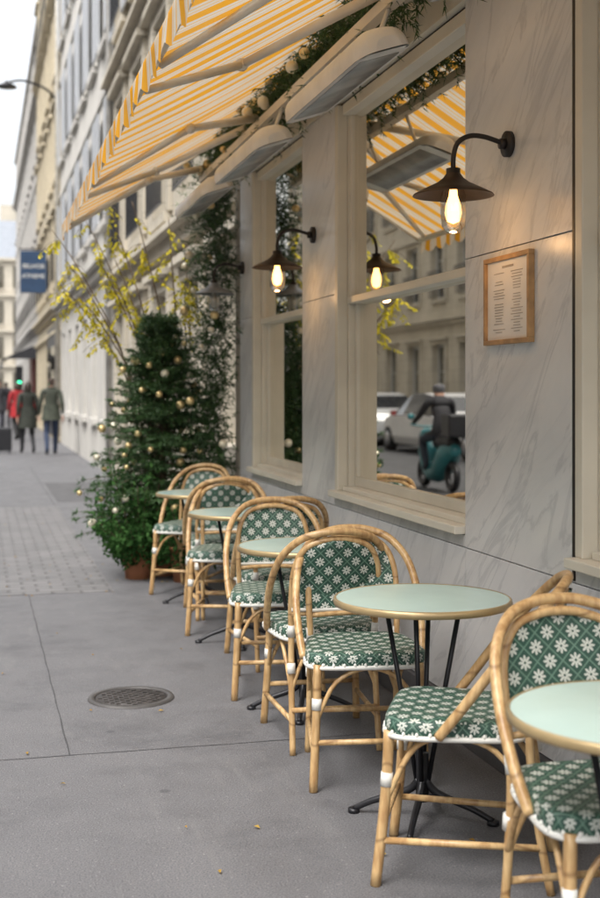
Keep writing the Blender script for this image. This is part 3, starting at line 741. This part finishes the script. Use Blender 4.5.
def walker(loc,rz,h,coat,trou,hair,hem=.78,phase=1,longhair=False):
    E=empty('pedestrian',loc,rz); k=h/1.72; E.scale=(k,k,k); f=phase
    V=[((0,0,.94),(.145,.11)),((0,0,1.12),(.135,.10)),((0,0,1.30),(.165,.115)),((0,-.01,1.42),(.10,.075)),((0,.0,1.49),.052),((0,.015,1.56),(.070,.085)),((0,.02,1.63),(.078,.095)),((0,.01,1.70),(.055,.065))]
    Ed=[(0,1),(1,2),(2,3),(3,4),(4,5),(5,6),(6,7)]
    for sx in (-1,1):
        g_=sx*f; i=len(V)
        V+=[((sx*.175,-.005,1.40),.068),((sx*.235,-.05-.04*g_,1.13),.052),((sx*.245,.03-.09*g_,.90),.036)]; Ed+=[(3,i),(i,i+1),(i+1,i+2)]
        i=len(V)
        V+=[((sx*.09,0,.86),.095),((sx*.10,.08+.09*g_,.49),.066),((sx*.10,.0+.22*g_-(.1 if g_<0 else 0),.10+(.05 if g_<0 else 0)),.045),((sx*.105,.14+.22*g_-(.12 if g_<0 else 0),.045),.040)]; Ed+=[(0,i),(i,i+1),(i+1,i+2),(i+2,i+3)]
    skinned('body',V,Ed,person_mat('pedestrian_clothes',coat,trou,hair,coatz=.9),E)
    cm=simple('coat_cloth',coat,.85,var=.2,scale=12)
    c=MB(); N=24; vs=[];fs=[]
    prof=[(.17,.12,1.12),(.185,.14,.98),(.20,.165,.88),(.22,.19,hem)]
    for i,(a,b,z) in enumerate(prof):
        for q in range(N):
            an=2*pi*q/N; w=1+.04*sin(an*5+i); vs.append((a*cos(an)*w,b*sin(an)*w,z))
    for i in range(3):
        for q in range(N): fs.append((i*N+q,i*N+(q+1)%N,(i+1)*N+(q+1)%N,(i+1)*N+q))
    c.add(vs,fs,True); c.tube([(-.07,-.055,1.475),(0,-.075,1.48),(.07,-.055,1.475),(.075,.03,1.46),(0,.07,1.44),(-.075,.03,1.46)],.022,8,3,closed=True); c.obj('coat_skirt_and_collar',cm,E)
    sm=simple('skin_tone',(.5,.3,.22),.6,var=.05)
    for sx in (-1,1): hand(E,(sx*.245,.035-.09*sx*f,.88),sx,sm)
    hd=MB(); hd.sphere((0,.112,1.60),.016,8,6); hd.sphere((-.078,.01,1.60),.02,8,6,sc=(.4,.8,1.2)); hd.sphere((.078,.01,1.60),.02,8,6,sc=(.4,.8,1.2)); hd.obj('nose_and_ears',sm,E)
    if longhair:
        hh=MB(); hh.sphere((0,-.035,1.57),.1,16,10,sc=(.95,.75,1.5)); hh.obj('hair',simple('hair_strands',hair,.5,var=.3,scale=30),E)
walker((1.50,27.6,0),0,1.72,(.045,.052,.036),(.02,.035,.075),(.05,.03,.02),.78,1)
walker((1.03,28.4,0),.1,1.62,(.026,.030,.022),(.015,.015,.018),(.03,.018,.012),.62,-1,True)
walker((1.02,36,0),.2,1.65,(.35,.015,.02),(.02,.02,.02),(.04,.03,.02),.7,1,True)
walker((.55,38,0),3.0,1.75,(.03,.03,.035),(.02,.02,.03),(.04,.03,.02),.8,-1)
walker((1.35,44,0),0,1.7,(.04,.04,.05),(.02,.02,.03),(.04,.03,.02),.8,-1)
walker((.95,48,0),0,1.75,(.05,.05,.06),(.02,.02,.03),(.04,.03,.02),.8,1)
E=empty('suitcase',(.50,29,0)); m=MB(); m.box(-.2,.2,-.13,.13,.05,.58); m.obj('shell',simple('suitcase_shell',(.015,.015,.018),.4),E,.03)
m=MB(); m.tube([(-.12,-.1,.58),(-.12,-.14,.98),(.12,-.14,.98),(.12,-.1,.58)],.01,6)
for sx in (-.15,.15): m.tube([(sx-.015,-.1,.03),(sx+.015,-.1,.03)],.03,10); m.tube([(sx-.015,.1,.03),(sx+.015,.1,.03)],.03,10)
m.obj('handle_and_wheels',M_iron,E)

# ------------------------------------------------------------------ vehicles (seen mirrored in the windows)
def car(loc,paint):
    E=empty('parked_car',loc); b=MB(); 
    st=[(-2.15,.66,.35,.70,.72,.55),(-2.05,.80,.22,.86,.90,.62),(-1.75,.86,.20,.93,1.05,.60),(-1.35,.88,.20,.95,1.40,.58),(-.6,.89,.20,.95,1.48,.60),(.2,.89,.20,.94,1.47,.60),(.75,.89,.20,.93,1.22,.60),(1.15,.88,.20,.92,.96,.66),(1.75,.84,.20,.82,.85,.60),(2.05,.76,.22,.68,.70,.55),(2.15,.62,.35,.55,.56,.45)]
    vs=[]
    for (y,w,zb,zc,zr,wr) in st:
        vs+=[(-w*.9,y,zb),(-w,y,zb+.2),(-w*.98,y,zc),(-wr,y,zr),(wr,y,zr),(w*.98,y,zc),(w,y,zb+.2),(w*.9,y,zb)]
    for i in range(len(st)-1):
        for k in range(8):
            f=(i*8+k,i*8+(k+1)%8,(i+1)*8+(k+1)%8,(i+1)*8+k)
            gl=(k in (2,4) and 2<=i<=6) or (k==3 and i in (5,6,2))
            b.add([vs[j] for j in f],[(0,1,2,3)],True,1 if gl else 0)
    b.add(vs[:8],[tuple(range(8))]); b.add(vs[-8:],[tuple(range(8))])
    b.obj('body',[paint,simple('car_glass',(.02,.022,.025),.08)],E)
    w=MB(); hb=MB()
    for y in (-1.35,1.35):
        for sx in (-1,1):
            w.tube([(sx*.70,y,.31),(sx*.90,y,.31)],.31,24); hb.tube([(sx*.88,y,.31),(sx*.91,y,.31)],.19,16)
    w.obj('tyres',simple('tyre_rubber',(.02,.02,.02),.8),E); hb.obj('hubs',simple('hub_alloy',(.4,.4,.42),.35,metal=.7),E)
    l=MB()
    for sx in (-1,1): l.box(sx*.45,sx*.74,-2.14,-2.04,.62,.76); 
    l.obj('head_lamps',simple('lamp_lens',(.7,.7,.68),.15),E)
    l=MB()
    for sx in (-1,1): l.box(sx*.5,sx*.72,2.0,2.12,.5,.62); l.box(sx*.9,sx*1.02,.62,.75,.92,1.04)
    l.obj('tail_lamps_and_mirrors',simple('red_lens',(.2,.02,.02),.3),E)
silver=simple('silver_car_paint',(.50,.51,.52),.3,metal=.3,var=.04); blk=simple('dark_car_paint',(.03,.035,.045),.25,var=.04); wht=simple('white_car_paint',(.62,.62,.62),.3,var=.03)
for y,pm in ((18.6,blk),(24.0,silver),(29.4,wht),(34.8,silver),(40.3,blk),(45.6,wht)): car((-7.1,y,-.13),pm)
SY=18.3
E=empty('motor_scooter',(-2.9,SY,-.13)); m=MB(); 
def ring(c,R,r):
    m.tube([(c[0],c[1]+R*cos(a),c[2]+R*sin(a)) for a in [2*pi*i/24 for i in range(24)]],r,8,closed=True)
ring((0,.62,.25),.19,.055); ring((0,-.60,.25),.19,.055); m.obj('tyres',M_iron,E)
m=MB(); m.tube([(0,.62,.25),(0,.50,.6),(0,.42,.95)],.03,8); m.tube([(-.32,.38,1.02),(-.1,.45,.98),(.1,.45,.98),(.32,.38,1.02)],.016,8); m.sphere((0,.55,.85),.1,12,8)
m.tube([(0,.48,.85),(0,.42,.6),(0,.30,.32),(0,0,.28),(0,-.2,.36),(0,-.45,.58),(0,-.75,.66)],[.10,.17,.15,.16,.17,.19,.08],12,4)
m.sphere((-.3,.42,1.14),.06,8,6,sc=(1,.3,.8)); m.sphere((.3,.42,1.14),.06,8,6,sc=(1,.3,.8)); m.obj('bodywork',simple('teal_scooter_paint',(.03,.16,.18),.3,var=.05),E)
m=MB(); m.tube([(0,.0,.74),(0,-.3,.78),(0,-.7,.76)],[.10,.14,.10],12,4); m.obj('saddle',M_iron,E)
m=MB(); m.box(-.2,.2,-.98,-.62,.85,1.2); m.obj('top_case',M_iron,E,.03)
V=[((0,-.22,.90),(.15,.13)),((0,-.18,1.10),(.14,.11)),((0,-.10,1.30),(.17,.12)),((0,-.07,1.40),(.10,.08)),((0,-.05,1.47),.055),((0,-.03,1.56),(.11,.13)),((0,-.02,1.66),(.11,.12))]
Ed=[(0,1),(1,2),(2,3),(3,4),(4,5),(5,6)]
for sx in (-1,1):
    i=len(V); V+=[((sx*.19,-.06,1.38),.07),((sx*.28,.08,1.16),.052),((sx*.29,.34,1.04),.038)]; Ed+=[(3,i),(i,i+1),(i+1,i+2)]
    i=len(V); V+=[((sx*.10,-.15,.88),.10),((sx*.18,.22,.78),.075),((sx*.15,.12,.38),.05),((sx*.15,.24,.33),.045)]; Ed+=[(0,i),(i,i+1),(i+1,i+2),(i+2,i+3)]
R_=empty('scooter_rider',(-2.9,SY,-.13)); skinned('body',V,Ed,person_mat('rider_clothes',(.02,.02,.025),(.03,.04,.06),(.10,.10,.11),seated=True),R_)

# ------------------------------------------------------------------ light, world, camera
el=radians(58)
w=bpy.data.worlds.new('World'); S.world=w; w.use_nodes=True; nt=w.node_tree; bg=nt.nodes['Background']
sky=nt.nodes.new('ShaderNodeTexSky'); sky.sky_type='NISHITA'; sky.sun_disc=False; sky.sun_elevation=el
d=Vector((-cos(el)*.75,-cos(el)*.66,sin(el))).normalized()
sky.sun_rotation=math.atan2(d.x,d.y); sky.air_density=1.2; sky.dust_density=6
hs=nt.nodes.new('ShaderNodeHueSaturation'); hs.inputs['Saturation'].default_value=.22; hs.inputs['Value'].default_value=1.0
nt.links.new(sky.outputs[0],hs.inputs['Color']); nt.links.new(hs.outputs[0],bg.inputs[0]); bg.inputs[1].default_value=.41
L=bpy.data.lights.new('sun','SUN'); L.energy=1.1; L.angle=radians(35); L.color=(1,.98,.95)
o=bpy.data.objects.new('sun',L); COL.objects.link(o); o.rotation_euler=d.to_track_quat('Z','Y').to_euler()
cam=bpy.data.cameras.new('camera'); c=bpy.data.objects.new('camera',cam); COL.objects.link(c); S.camera=c
c.location=(0,0,1.43); c.rotation_euler=(pi/2,0,-math.atan(320/1247)); cam.sensor_fit='VERTICAL'; cam.sensor_height=36; cam.sensor_width=24; cam.lens=50; cam.shift_y=-.0657
cam.clip_end=3000; cam.clip_start=.05; cam.dof.use_dof=True; cam.dof.focus_distance=4.6; cam.dof.aperture_fstop=2.8
S.view_settings.view_transform='Standard'; S.view_settings.look='None'; S.view_settings.exposure=0
